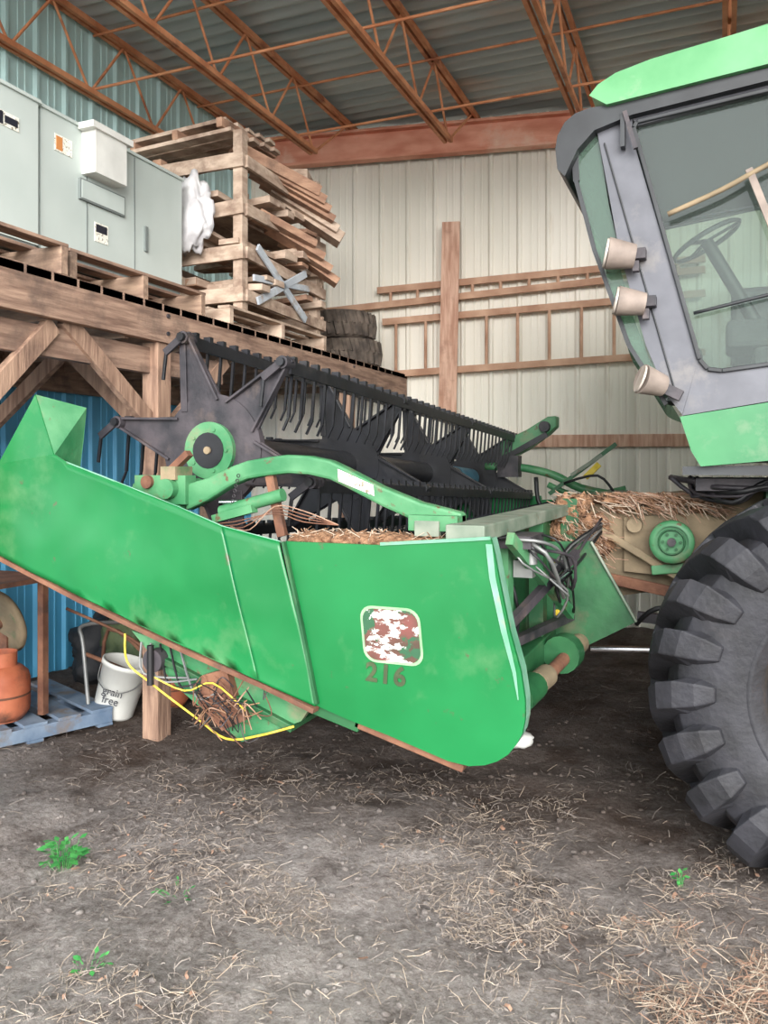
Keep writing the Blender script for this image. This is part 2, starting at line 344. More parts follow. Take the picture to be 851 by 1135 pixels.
for p,q in (((-3.28,3.38,2.5),(-3.28,4.16,1.93)),((-3.28,2.75,1.9),(-3.28,3.3,2.45)),((-3.3,4.3,1.93),(-3.3,4.95,2.46)),((-4.84,4.2,1.9),(-4.1,4.2,2.45)),((-3.35,4.2,1.9),(-4.0,4.2,2.45)),((-3.35,2.7,1.9),(-4.0,2.7,2.45))):
    b.beam(p,q,.05,.1,'woodz')
for y in (1.47,2.72,4.17,6.95):
    for z in (2.53,2.64): b.cyl((-3.2,y,z),(-3.19,y,z),.014,'spider',n=8)
b.done('wooden_loft',bevel=.004)
def pallet(name,c,size,h,k,rot=0,tilt=(0,0)):
    b=B(); sx,sy=size[0]/2,size[1]/2
    for x in (-sx+.05,0,sx-.05): b.box((x-.045,-sy,.02),(x+.045,sy,h-.02),k)
    n=max(4,int(size[1]/.17)); w=size[1]/n*.72
    for i in range(n):
        y=-sy+w/2+(size[1]-w)*i/(n-1); b.box((-sx,y-w/2,h-.02),(sx,y+w/2,h),k)
    for y in (-sy+.05,0,sy-.05): b.box((-sx,y-.05,0),(sx,y+.05,.02),k)
    mt=Matrix.Translation(V(c))@Matrix.Rotation(rot,4,'Z')@Matrix.Rotation(tilt[0],4,'X')@Matrix.Rotation(tilt[1],4,'Y')
    ob=b.done(name,bevel=.003); ob.matrix_world=mt; return ob
def xpallet(name,x0,x1,y0,y1,z,h,k,k2):
    b=B()
    for y in (y0+.03,(y0+y1)/2,y1-.03): b.box((x0,y-.025,z+.02),(x1,y+.025,z+h-.02),k2)
    n=6; w=.1
    for i in range(n):
        x=x0+w/2+(x1-x0-w)*i/(n-1); b.box((x-w/2,y0,z+h-.02),(x+w/2,y1,z+h),k)
        if i in (0,2,3,5): b.box((x-w/2,y0,z),(x+w/2,y1,z+.02),k)
    b.done(name,bevel=.003)
xpallet('wooden_pallet',-4.4,-3.26,2.25,3.4,2.712,.19,'wood','woodx')
xpallet('wooden_pallet.001',-4.4,-3.3,3.45,4.72,2.712,.19,'wood','woodx')
xpallet('wooden_pallet.002',-4.25,-3.26,4.95,6.5,2.712,.15,'woodlight','woodlight')
def unit(name,y0,y1,z0,z1,xf,feat):
    b=B(); b.box((xf-.75,y0,z0+.05),(xf,y1,z1),'unit'); b.box((xf-.74,y0+.01,z0),(xf-.01,y1-.01,z0+.05),'unitdark')
    b.box((xf-.77,y0-.01,z1),(xf+.015,y1+.01,z1+.02),'unit')
    feat(b,xf,y0,y1,z0,z1); return b.done(name,bevel=.006)
def f1(b,x,y0,y1,z0,z1):
    b.box((x,y1-.32,z1-.22),(x+.004,y1-.14,z1-.14),'sticker'); b.box((x+.004,y1-.31,z1-.215),(x+.006,y1-.25,z1-.145),'stickerk'); b.box((x+.004,y1-.24,z1-.2),(x+.006,y1-.15,z1-.16),'stickerk')
    b.box((x,y1-.6,z0+.1),(x+.006,y1-.59,z1-.05),'unitdark')
def f2(b,x,y0,y1,z0,z1):
    for y in (y0+.36,y0+.8): b.box((x,y,z0+.06),(x+.004,y+.008,z1-.01),'unitdark')
    b.box((x,y0+.32,z1-.28),(x+.11,y0+.60,z1-.0),'white'); b.box((x+.01,y0+.28,z1-.02),(x+.13,y0+.64,z1+.02),'white')
    b.box((x,y0+.29,z1-.44),(x+.02,y0+.69,z1-.31),'unitdark'); b.box((x+.015,y0+.30,z1-.43),(x+.024,y0+.68,z1-.32),'unit')
    b.box((x,y0+.1,z1-.21),(x+.004,y0+.24,z1-.11),'sticker'); b.box((x+.004,y0+.11,z1-.20),(x+.006,y0+.16,z1-.12),'stickero')
    b.box((x,y0+.43,z0+.2),(x+.004,y0+.55,z0+.32),'sticker'); b.box((x+.004,y0+.44,z0+.26),(x+.005,y0+.54,z0+.31),'stickerk')
    b.box((x,y0+.9,z0+.25),(x+.015,y0+.93,z0+.42),'unitdark')
unit('air_handler_unit',2.35,3.52,2.91,3.77,-3.6,f1)
unit('air_handler_unit.001',3.56,4.88,2.91,3.77,-3.62,f2)
b=B()
R=random.Random(11)
for (x,y) in ((-3.34,5.22),(-3.34,6.42),(-4.08,6.42)): b.beam((x,y,2.87),(x,y,4.22),.08,.08,'woodlight')
b.beam((-4.08,5.22,2.87),(-4.08,5.22,4.1),.08,.08,'woodred')
def wk(): return R.choice(['woodlight','woodlight','woodred'])
for z in (2.98,3.3,3.62,3.98):
    for y in (5.17,6.47): b.beam((-4.12,y,z+R.uniform(-.02,.02)),(-3.28,y,z+R.uniform(-.03,.03)),.03,.11,'woodlight')
    for x in (-3.28,-4.14): b.beam((x,5.2,z),(x,6.5,z+R.uniform(-.08,.02)),.03,.09,'woodlight')
for z in (3.06,3.38,3.70):
    for i in range(10):
        if R.random()<.5:
            y=R.uniform(5.35,6.4); b.beam((-4.15,y,z+R.uniform(0,.1)),(-3.25+R.uniform(0,.08),y+R.uniform(-.12,.12),z+R.uniform(-.02,.1)),R.uniform(.1,.18),R.uniform(.03,.06),wk())
        else:
            x=R.uniform(-4.0,-3.38); b.beam((x,5.15,z+R.uniform(.0,.12)),(x+R.uniform(-.08,.08),6.55,z+R.uniform(-.05,.05)),R.uniform(.1,.2),R.uniform(.03,.06),wk())
for i in range(6):
    b.beam((-3.55+.02*i,5.42+.12*i,4.20-.05*i),(-3.07+.01*i,5.95+.07*i,3.94-.06*i),R.uniform(.14,.24),R.uniform(.05,.1),wk())
for i in range(4): b.beam((-3.38,5.5+.2*i,3.68-.05*i),(-3.12+.02*i,5.95+.12*i,3.52-.08*i),.17,.06,wk())
b.box((-3.5,6.0,3.9),(-3.25,6.3,4.2),'woodlight',rot=.3)
for i in range(5):
    b.beam((-4.32,5.12+.16*i,4.14+.015*i),(-3.38,5.2+.16*i,4.22+.02*i),.11,.03,'woodlight')
    b.beam((-4.28,5.16+.16*i,4.24+.015*i),(-3.45,5.24+.16*i,4.32+.02*i),.11,.03,'woodlight')
for x in (-4.25,-3.85,-3.45): b.beam((x,5.1,4.19+(x+4.25)*.09),(x,5.9,4.23+(x+4.25)*.09),.05,.07,'woodred')
b.beam((-3.24,5.3,3.36),(-3.23,6.05,2.93),.02,.06,'bluegrey'); b.beam((-3.24,5.3,2.95),(-3.23,6.05,3.32),.02,.06,'bluegrey'); b.beam((-3.25,5.26,3.12),(-3.23,6.1,3.2),.02,.05,'bluegrey')
b.done('lumber_stack',bevel=.003)
b=B(); b.lump((-3.66,5.05,3.58),(.17,.08,.28),'plasticw',5,4,.35,2.2); b.done('plastic_sheet')
def stacktire(name,z,c=(-3.56,7.55)):
    b=B(); h=.27; R0=.34
    b.lathe([(.19,0.03),(.24,0),(.30,.0),(.335,.04),(R0,.1),(R0,h-.1),(.335,h-.04),(.30,h),(.24,h),(.19,h-.03),(.19,.03)],(c[0],c[1],z),'oldrubber',40,'z')
    for i in range(26):
        for s in (0,1):
            t=2*math.pi*(i+.5*s)/26; t2=t+.09*(1 if s else -1)
            z0,z1=(z+.02,z+h/2+.01) if s==0 else (z+h-.02,z+h/2-.01)
            b.beam((c[0]+math.cos(t)*.335,c[1]+math.sin(t)*.335,z0),(c[0]+math.cos(t2)*.35,c[1]+math.sin(t2)*.35,z1),.035,.035,'oldrubber')
    b.done(name)
stacktire('implement_tire',2.712); stacktire('implement_tire.001',2.985,(-3.6,7.5))
def ladder(name,u0,u1,za0,za1,zb0,zb1,step,ua=None):
    b=B(); ua=u0 if ua is None else ua
    b.beam(W(ua,.12,za0),W(u1,.12,za1),.035,.07,'ladder'); b.beam(W(u0,.12,zb0),W(u1,.12,zb1),.035,.07,'ladder')
    u=max(u0,ua)+.15
    while u<u1:
        f=(u-u0)/(u1-u0); fa=(u-ua)/(u1-ua)
        b.cyl(W(u,.12,za0+(za1-za0)*fa),W(u,.12,zb0+(zb1-zb0)*f),.018,'ladder',n=8); u+=step
    b.done(name)
ladder('wooden_ladder',.66,4.9,3.64,3.81,3.42,3.70,.30,1.49)
ladder('wooden_ladder.001',1.55,4.9,3.29,3.46,2.71,2.86,.33)
b=B(); b.beam(W(2.28,.2,2.2),W(2.32,.2,4.32),.19,.04,'plank',up=(sn,-cs,0)); b.done('wooden_plank')
# ------------------------------------------------------------------ HEADER
H=empty('combine_header')
ES=[(-1.62,1.40),(-1.21,1.40),(-.84,1.43),(-.77,1.44),(-.755,1.38),(-.74,1.30),(-.70,1.11),(-.66,.97),(-.645,.87),(-.645,.80),(-.655,.75),(-.675,.71),(-.705,.67),(-.745,.64),(-.79,.62),(-.85,.608),(-.93,.615),(-1.17,.68),(-1.34,.72),(-1.48,.76),(-1.50,.92),(-1.55,1.11)]
b=B(); b.prism(ES,2.85,2.87,'green')
rim=ES[2:18]
for i in range(len(rim)-1):
    (x0,z0),(x1,z1)=rim[i],rim[i+1]
    b.add([(x0,2.87,z0),(x1,2.87,z1),(x1,2.94,z1),(x0,2.94,z0)],[(0,1,2,3)],'greenlight')
b.done('end_sheet',H,bevel=.006)
b=B()
st=[(-.775,1.42),(-.762,1.30),(-.72,1.11),(-.682,.965),(-.668,.87)]
for i in range(4):
    (x0,z0),(x1,z1)=st[i],st[i+1]; w0,w1=(.024,.024,.022,.014,.004)[i:i+2]
    b.add([(x0-w0/2,2.846,z0),(x0+w0/2,2.846,z0),(x1+w1/2,2.846,z1),(x1-w1/2,2.846,z1)],[(0,1,2,3)],'greenlight')
b.beam((-1.2,2.85,1.405),(-.84,2.85,1.435),.012,.012,'greenlight'); b.beam((-.84,2.85,1.435),(-.77,2.85,1.442),.012,.012,'greenlight')
b.done('end_sheet_lit_edge_strip',H)  # pale tapering strip paints the light caught along the rolled edge
b=B(); IN=[(-1.58,1.34),(-.86,1.36),(-.80,1.1),(-.74,.85),(-.85,.68),(-1.2,.74),(-1.46,.8)]
b.prism(IN,2.88,3.1,'greendark'); b.beam((-1.32,2.9,.70),(-.88,2.9,.585),.06,.03,'rust'); b.beam((-1.5,2.9,.74),(-1.3,2.9,.69),.06,.05,'greendark')
b.done('end_frame',H,bevel=.005)
b=B()
y1=2.83
P=[(-3.14,y1,1.71),(-3.32,y1,1.55),(-3.30,y1,1.36),(-3.20,y1,1.31),(-2.65,y1,1.12),(-2.11,2.825,.95),(-1.72,2.82,.84),(-1.89,2.815,1.455),(-2.11,2.82,1.53),(-2.50,y1,1.65),(-2.73,y1,1.72),(-2.80,y1,1.755)]
Q=[(-1.72,2.82,.84),(-1.47,2.835,.76),(-1.50,2.835,.92),(-1.55,2.835,1.11),(-1.63,2.835,1.40),(-1.89,2.815,1.455)]
def grid_fill(poly,name):
    bm=bmesh.new(); vs=[bm.verts.new(p) for p in poly]; bm.faces.new(vs)
    bmesh.ops.triangulate(bm,faces=bm.faces)
    for _ in range(4): bmesh.ops.subdivide_edges(bm,edges=bm.edges[:],cuts=1,use_grid_fill=True)
    for v in bm.verts: v.co.y+=.014*noise.noise(V((v.co.x*2.2,0,v.co.z*2.8)))+.005*noise.noise(V((v.co.x*7,0,v.co.z*7)))
    me=bpy.data.meshes.new(name); bmesh.ops.recalc_face_normals(bm,faces=bm.faces); bm.to_mesh(me); bm.free(); me.materials.append(M['green'])
    for p in me.polygons: p.use_smooth=True
    o=bpy.data.objects.new(name,me); COL.objects.link(o); o.parent=H
    md=o.modifiers.new('s','SOLIDIFY'); md.thickness=.008; md.offset=0
grid_fill(P,'divider_panel'); grid_fill(Q,'divider_panel_rear')
b.add([(-2.92,2.84,2.03),(-3.14,2.83,1.71),(-2.80,2.83,1.755)],[(0,1,2)],'green')
b.add([(-2.92,2.84,2.03),(-2.80,2.83,1.755),(-2.73,2.83,1.72),(-2.82,3.01,1.69),(-2.80,3.01,1.817),(-2.78,3.01,1.976)],[(0,1,2,3,4,5)],'greenfade')
b.done('divider_nose',H,solid=.008)
b=B()
T=[(-2.73,1.72),(-2.50,1.65),(-2.11,1.53),(-1.89,1.455),(-1.63,1.40)]
ya=[2.83,2.83,2.82,2.815,2.835]
for i in range(4):
    (x0,z0),(x1,z1)=T[i],T[i+1]
    b.add([(x0,ya[i],z0),(x1,ya[i+1],z1),(x1,2.92,z1-.03),(x0,2.92,z0-.03)],[(0,1,2,3)],'greenlight')
b.done('divider_top_flange',H,solid=.006)
b=B()
bt=[(-3.32,1.36),(-3.20,1.30),(-2.65,1.11),(-2.11,.94),(-1.72,.83),(-1.47,.75)]
for i in range(5): b.beam((bt[i][0],2.84,bt[i][1]-.005),(bt[i+1][0],2.84,bt[i+1][1]-.005),.05,.02,'rust')
b.beam((-3.2,2.9,1.5),(-1.55,2.9,1.1),.04,.08,'greendark')
b.beam((-3.25,2.95,1.38),(-1.5,2.95,.85),.12,.05,'greendark')
b.beam((-1.615,2.838,1.40),(-1.535,2.838,1.08),.02,.012,'greendark'); b.beam((-1.535,2.838,1.08),(-1.465,2.838,.77),.02,.012,'greendark')
b.done('divider_frame',H)
b=B()
def rrect(cx,cz,w,h,r,sk=.0):
    pts=[]
    for (sx,sz,a0) in ((1,1,0),(-1,1,90),(-1,-1,180),(1,-1,270)):
        for a in range(0,91,18):
            t=math.radians(a0+a); x=cx+sx*(w/2-r)+r*math.cos(t); z=cz+sz*(h/2-r)+r*math.sin(t); pts.append((x+sk*(z-cz),z))
    return pts
b.prism(rrect(-1.155,1.06,.245,.215,.05,-.1),2.8475,2.849,'decalrim'); b.prism(rrect(-1.155,1.06,.225,.195,.045,-.1),2.846,2.8475,'decal')
b.done('decal',H)
cu=bpy.data.curves.new('model_number','FONT'); cu.body='216'; cu.size=.10; cu.extrude=.001; cu.offset=.003; cu.align_x='CENTER'; cu.space_character=1.15
to=bpy.data.objects.new('model_number',cu); COL.objects.link(to); to.location=(-1.18,2.847,.878); to.rotation_euler=(math.radians(90),math.radians(3),0); to.parent=H; cu.materials.append(M['lettering'])
b=B(); b.beam((-.87,2.86,1.455),(-.87,7.75,1.455),.15,.06,'olive'); b.beam((-.95,2.87,1.40),(-.95,7.75,1.40),.05,.06,'greendark')
b.beam((-.86,2.95,.8),(-.86,7.7,.8),.14,.14,'greendark')
b.done('top_beam',H,bevel=.006)
b=B()
prof=[(-2.62,1.12),(-2.2,1.0),(-1.75,.88),(-1.5,.78),(-1.25,.74),(-1.05,.8),(-.98,.95),(-.97,1.4)]
vs=[(x,2.9,z) for x,z in prof]+[(x,7.72,z) for x,z in prof]; n=len(prof)
b.add(vs,[(i,i+1,n+i+1,n+i) for i in range(n-1)],'black'); b.done('platform_sheet',H,solid=.012)
b=B(); b.cyl((-1.3,3.12,1.08),(-1.3,7.68,1.08),.15,'black',n=20)
for sgn,ya_,yb in ((1,3.14,5.0),(-1,7.66,5.5)):
    vs=[];N=110
    for i in range(N+1):
        f=i/N; a=sgn*f*2*math.pi*4.5; y=ya_+(yb-ya_)*f
        for r in (.15,.31): vs.append((-1.3+r*math.cos(a),y,1.10+r*math.sin(a)))
    b.add(vs,[(2*i,2*i+1,2*i+3,2*i+2) for i in range(N)],'black',True)
b.done('auger',H,fixn=False)
b=B(); b.beam((-2.63,2.95,1.13),(-2.63,7.72,1.13),.06,.03,'black')
y=3.0
while y<7.7:
    b.beam((-2.64,y,1.13),(-2.78,y,1.17),.025,.02,'black'); y+=.0762
b.done('cutter_bar',H)
SH=.043
RC=(-2.227,1.773); RR=.56
b=B(); b.cyl((RC[0],3.2,RC[1]),(RC[0],7.45,RC[1]),.085,'black',n=20); b.cyl((RC[0],7.0,RC[1]),(RC[0],7.5,RC[1]),.09,'teal',n=20)
angs=[math.radians(105-60*i) for i in range(6)]
for k,a in enumerate(angs):
    x=RC[0]+RR*math.cos(a); z=RC[1]+RR*math.sin(a)
    b.cyl((x,3.18,z),(x,7.72,z),.021,'black',n=8)
    b.beam((x+.015,3.25,z-.02),(x+.015,7.7,z-.02),.012,.055,'black')
    y=3.3
    while y<7.7:
        b.beam((x,y,z),(x-.02,y,z-.24),.013,.013,'black'); b.beam((x-.02,y,z-.24),(x-.05,y,z-.30),.010,.010,'black') ; b.beam((x,y-.014,z+.02),(x,y+.014,z+.02),.04,.035,'black'); y+=.115
b.done('reel_bats',H,shear=SH)
def spider(y,full,name):
    b=B(); r=.27 if full else .235
    km='spider' if full else 'black'
    b.cyl((RC[0],y-.02,RC[1]),(RC[0],y+.02,RC[1]),r,km,n=40)
    for a in angs:
        c,s=math.cos(a),math.sin(a)
        def pt(rad,off): return (RC[0]+c*rad-s*off,RC[1]+s*rad+c*off)
        b.prism([pt(.2,-.12),pt(RR-.02,-.025),pt(RR+.03,-.02),pt(RR+.03,.02),pt(RR-.02,.025),pt(.2,.12)],y-.012,y+.004,km)
        b.beam((pt(.22,-.1)[0],y-.02,pt(.22,-.1)[1]),(pt(RR,-.02)[0],y-.02,pt(RR,-.02)[1]),.035,.012,km); b.beam((pt(.22,.1)[0],y-.02,pt(.22,.1)[1]),(pt(RR,.02)[0],y-.02,pt(RR,.02)[1]),.035,.012,km)
        x,z=pt(RR,0); b.cyl((x,y-.05,z),(x,y+.03,z),.03,km,n=12)
        if full:
            b.beam((x,y-.05,z),(x-.1,y-.05,z-.07),.015,.035,km); b.beam((x-.09,y-.05,z-.05),(x-.11,y-.05,z-.2),.014,.014,'black')
    if full:
        b.cyl((RC[0],y-.045,RC[1]),(RC[0],y-.02,RC[1]),.135,'greenfade',n=36); b.cyl((RC[0],y-.06,RC[1]),(RC[0],y-.04,RC[1]),.018,'dusty',n=12)
        for i in range(5):
            t=i*1.2566; b.cyl((RC[0]+.1*math.cos(t),y-.052,RC[1]+.1*math.sin(t)),(RC[0]+.1*math.cos(t),y-.045,RC[1]+.1*math.sin(t)),.009,'greenfade',n=8)
    b.done(name,H,shear=SH,bevel=.002)
spider(3.25,True,'reel_spider_near')
for i,y in enumerate((4.72,6.2,7.6)): spider(y,False,'reel_spider_%d'%(i+1))
def arm(pts,y,w,name,k='greenfade'):
    b=B()
    vs=[]
    for (x,z,h) in pts:
        for yy in (y-w/2,y+w/2): vs+=[(x,yy,z-h/2),(x,yy,z+h/2)]
    fs=[(0,2,3,1)]
    for i in range(len(pts)-1):
        o=4*i; fs+=[(o,o+1,o+5,o+4),(o+2,o+6,o+7,o+3),(o+1,o+3,o+7,o+5),(o,o+4,o+6,o+2)]
    o=4*(len(pts)-1); fs.append((o,o+1,o+3,o+2))
    b.add(vs,fs,k)
    return b.done(name,H,bevel=.012)
arm([(-2.22,1.56,.12),(-2.10,1.60,.10),(-2.03,1.635,.09),(-1.97,1.662,.083),(-1.90,1.685,.08),(-1.80,1.70,.08),(-1.70,1.71,.08),(-1.60,1.705,.08),(-1.5,1.685,.08),(-1.43,1.655,.08),(-1.27,1.58,.08),(-1.10,1.515,.085),(-.93,1.475,.09)],3.05,.07,'reel_arm_near','greenfade')
b=B(); b.box((-2.48,2.99,1.53),(-2.2,3.07,1.66),'greenfade'); b.cyl((-2.28,2.95,1.6),(-2.28,3.2,1.6),.045,'greenfade'); b.cyl((-2.4,2.97,1.63),(-2.4,3.2,1.63),.03,'rust')
b.box((-2.32,2.97,1.64),(-2.24,3.1,1.70),'dusty'); b.beam((-2.5,3.02,1.6),(-2.24,3.02,1.5),.05,.05,'greenfade'); b.beam((-2.3,3.02,1.68),(-2.2,3.02,1.76),.04,.03,'rust')
b.beam((-2.05,3.0,1.47),(-1.85,3.0,1.52),.05,.035,'greenfade') ; b.cyl((-2.03,3.02,1.50),(-1.72,3.02,1.58),.028,'greenfade'); b.cyl((-2.05,3.04,1.54),(-1.75,3.04,1.55),.012,'chrome')
b.beam((-1.80,3.05,1.66),(-1.74,3.05,1.40),.03,.04,'rust')
for i in range(12): b.lathe([(.007,-.003),(.010,0),(.007,.003)],(-1.93-.006*i,3.0,1.66-.022*i),'spider',8)   # hanging chain
b.box((-1.13,2.96,1.45),(-.93,3.08,1.51),'greenfade'); b.box((-1.1,2.95,1.43),(-1.0,2.98,1.49),'olive')
for i in range(4): b.tube([(-2.15+.06*i,3.0,1.44),(-1.95+.03*i,2.98,1.46-.01*i),(-1.75,3.0,1.50+.01*i),(-1.6,2.98,1.47+.015*i),(-1.45,3.0,1.46)],.003,R.choice(['straw','rust','strawr']),5)
b.done('reel_drive_bracket',H,bevel=.004)
b=B(); b.add([(-1.46,3.012,1.69),(-1.30,3.012,1.625),(-1.295,3.012,1.58),(-1.455,3.012,1.64)],[(0,1,2,3)],'sticker'); b.done('warning_label',H,solid=.002)
b=B()
for i in range(11): b.lump((-1.60+.065*i,3.02,1.385),(.08,.10,.045),'chaff',i,3,.5,4)
for i in range(150):
    x=R.uniform(-1.65,-.95); y=R.uniform(2.9,3.1); a=R.uniform(0,3.14); l=R.uniform(.03,.08); b.beam((x,y,1.40+R.uniform(0,.03)),(x+l*math.cos(a),y+l*math.sin(a)*.3,1.41+R.uniform(0,.04)),.003,.002,R.choice(['straw','chaff']))
b.done('chaff_pile',H)
b=B(); b.prism([(-1.62,1.38),(-.8,1.42),(-.68,.9),(-.8,.65),(-1.5,.76)],7.72,7.76,'green')
b.prism([(-2.9,1.35),(-1.6,1.42),(-1.5,.76),(-2.9,1.15)],7.75,7.78,'green'); b.done('end_sheet_far',H)
arm([(-1.95,1.83,.20),(-1.7,1.95,.19),(-1.5,2.08,.17),(-1.42,2.12,.1)],7.65,.16,'reel_arm_far_top','greenfade')
b=B(); b.cyl((-1.52,7.5,2.07),(-1.52,7.57,2.07),.05,'spider'); b.beam((-1.9,7.55,1.78),(-1.5,7.55,2.0),.03,.05,'black'); b.box((-1.95,7.45,1.6),(-1.75,7.6,1.8),'spider')
b.tube([(-2.1,7.6,1.7),(-1.76,7.6,1.69),(-1.45,7.6,1.62),(-1.2,7.6,1.5),(-.84,7.6,1.43)],.04,'greenfade',8)
b.tube([(-1.5,7.6,1.53),(-1.2,7.6,1.42),(-.8,7.6,1.5)],.03,'greenfade'); b.beam((-1.45,7.4,1.45),(-.86,7.4,1.9),.03,.035,'greendark'); b.beam((-1.25,7.38,1.62),(-.98,7.38,1.80),.03,.03,'olive'); b.beam((-1.12,7.35,1.6),(-1.0,7.35,1.72),.04,.05,'strap')
b.tube([(-1.55,7.3,1.6),(-1.5,7.25,1.35),(-1.3,7.3,1.3),(-1.1,7.2,1.45)],.02,'hose'); b.tube([(-1.3,7.3,1.55),(-1.0,7.25,1.62),(-.85,7.3,1.45)],.012,'hose'); b.done('reel_arm_far',H)
b=B(); b.prism([(-2.42,.97),(-2.17,.74),(-1.85,.55),(-1.57,.67),(-1.52,.74),(-1.9,.86)],2.9,2.93,'greenfade')
b.prism([(-2.02,.82),(-1.90,.86),(-1.86,.74),(-1.80,.66),(-1.92,.60),(-2.04,.70)],2.86,2.9,'rust')
b.beam((-2.3,3.0,.88),(-1.6,3.0,.64),.25,.03,'greendark')
b.prism([(-2.22,.86),(-1.5,.7),(-1.48,.75),(-2.22,.98)],2.93,3.05,'spider'); b.done('skid_shoe',H,bevel=.004)
b=B(); b.tube([(-2.44,2.88,.96),(-2.42,2.87,.84),(-2.30,2.86,.77),(-2.05,2.86,.64),(-1.9,2.86,.57),(-1.75,2.86,.60),(-1.58,2.86,.66)],.005,'strap',6)
b.tube([(-2.3,2.86,.8),(-2.1,2.85,.75),(-1.95,2.84,.80),(-1.8,2.85,.70)],.004,'strap',6); b.done('tie_strap',H)
b=B()
for i in range(46):
    x=-1.88+R.gauss(0,.08); z=.72+R.gauss(0,.045); b.tube([(x,2.86,z),(x+R.uniform(-.08,.08),2.8+R.uniform(-.02,.04),z+R.uniform(-.08,.08)),(x+R.uniform(-.1,.1),2.86,z+R.uniform(-.1,.04))],.0025,R.choice(['rust','hose','chaff','hose','rust','spider','strawr']),5)
for i in range(5): b.tube([(-2.35+.05*i,2.88,.93),(-2.32+.07*i,2.86,.80-.02*i),(-2.1+.05*i,2.87,.80)],.005,R.choice(['hose','steelgrey']),5)
b.cyl((-2.27,2.85,.86),(-2.27,3.0,.86),.05,'spider'); b.cyl((-2.27,2.84,.93),(-2.27,2.84,.76),.015,'hose')
b.done('tangled_wires',H)
b=B()
b.beam((-.84,3.3,.75),(-.84,3.3,1.44),.07,.09,'greenfade'); b.beam((-.84,4.0,.75),(-.84,4.0,1.44),.07,.09,'greendark'); b.beam((-.84,6.2,.75),(-.84,6.2,1.44),.07,.09,'greendark')
b.prism([(-.97,1.42),(-.9,1.42),(-.9,.8),(-.97,.8)],3.1,7.7,'greendark')
b.beam((-.95,3.2,.9),(-.62,4.6,.95),.04,.04,'spider'); b.beam((-.76,3.1,1.42),(-.66,3.9,1.0),.03,.05,'greenfade'); b.beam((-.8,3.2,1.05),(-.62,3.8,1.3),.03,.04,'spider'); b.done('rear_frame',H)
b=B()
b.cyl((-.78,3.0,.72),(-.62,4.7,.84),.03,'rust'); b.cyl((-.77,3.3,.74),(-.75,3.5,.75),.06,'greendark'); b.cyl((-.74,3.5,.76),(-.72,3.62,.77),.05,'dusty'); b.cyl((-.71,3.9,.8),(-.7,4.0,.8),.09,'greendark'); b.cyl((-.70,4.0,.8),(-.69,4.05,.8),.06,'spider'); b.cyl((-.69,4.05,.8),(-.67,4.2,.8),.05,'dusty')
b.done('drive_shaft',H)
b=B()
for i in range(9):
    r=lambda a:R.uniform(-a,a)
    b.tube([(-.84+r(.03),3.15+.05*i,1.40+r(.03)),(-.70+r(.06),3.3+r(.1),1.34+r(.06)),(-.60+r(.05),3.5+r(.1),1.22+r(.12)),(-.66+r(.05),3.75+r(.1),1.12+r(.12)),(-.72+r(.08),4.0,1.28+r(.1)),(-.6,4.5,1.38+r(.05))],R.choice([.005,.007,.009]),R.choice(['hose','hose','steelgrey','spider']),6)
b.tube([(-.86,3.35,1.35),(-.8,3.4,1.1),(-.84,3.5,.9)],.008,'hose',6)
b.box((-.8,3.32,1.24),(-.72,3.40,1.31),'steelgrey'); b.box((-.84,3.2,1.37),(-.70,3.45,1.42),'spider'); b.cyl((-.72,3.3,1.3),(-.72,3.3,1.38),.025,'steelgrey'); b.cyl((-.66,3.5,1.2),(-.62,3.6,1.24),.02,'chrome')
b.done('hydraulic_hoses',H)
b=B(); b.prism([(-.90,1.12),(-.86,1.31),(-.61,1.32),(-.52,1.14),(-.39,.93),(-.77,.71),(-.91,.80)],4.2,4.22,'greendark'); b.beam((-.61,4.19,1.32),(-.39,4.19,.93),.02,.012,'olive')
for z in (.95,1.1,1.2): b.cyl((-.78,4.185,z),(-.78,4.2,z),.016,'strap',n=8)
b.prism([(-1.0,.98),(-.85,1.05),(-.85,.75),(-.95,.72)],4.0,4.02,'greendark')
b.done('drive_shield',H,bevel=.004)
# ------------------------------------------------------------------ COMBINE
C=empty('combine_harvester')
b=B()
b.prism([(-.84,1.50),(-.46,1.51),(.1,1.58),(1.4,1.95),(1.4,1.35),(.0,1.08),(-.51,.98),(-.8,.9)],4.7,5.9,'dusty')
b.prism([(-.5,1.42),(-.1,1.45),(.05,1.4),(.02,1.15),(-.2,1.1),(-.5,1.12)],4.66,4.7,'dusty')
b.box((-.84,4.6,.88),(-.74,6.0,1.52),'greendark')
b.beam((-.8,4.62,1.12),(-.1,4.62,1.0),.03,.06,'rust'); b.beam((-.62,4.6,1.35),(-.2,4.6,1.1),.02,.04,'dusty')
b.beam((-.35,4.6,1.14),(.1,4.6,1.2),.04,.05,'greenfade')
b.done('feeder_house',C,bevel=.006)
b=B(); b.cyl((-.44,4.6,1.38),(-.44,4.66,1.38),.04,'dusty'); b.done('idler',C)
b=B(); b.cyl((-.245,4.55,1.30),(-.245,4.59,1.30),.095,'greenfade',n=32); b.lathe([(.085,-.03),(.112,-.03),(.115,-.01),(.10,0),(.115,.01),(.112,.03),(.085,.03)],(-.245,4.56,1.30),'greenfade',32)
b.lathe([(.06,-.02),(.065,-.03),(.07,-.02)],(-.245,4.56,1.30),'greendark',24); b.cyl((-.245,4.52,1.30),(-.245,4.56,1.30),.022,'spider')
for i in range(6):
    t=i*math.pi/3; b.cyl((-.245+.045*math.cos(t),4.54,1.3+.045*math.sin(t)),(-.245+.045*math.cos(t),4.55,1.3+.045*math.sin(t)),.008,'greendark',n=8)
b.done('pulley',C)
b=B()
for i in range(40): b.lump((R.uniform(-.86,.0),R.uniform(4.66,5.2),1.49+R.uniform(-.02,.03)),(R.uniform(.05,.1),.09,R.uniform(.015,.035)),'chaff',i,3,.7,4)
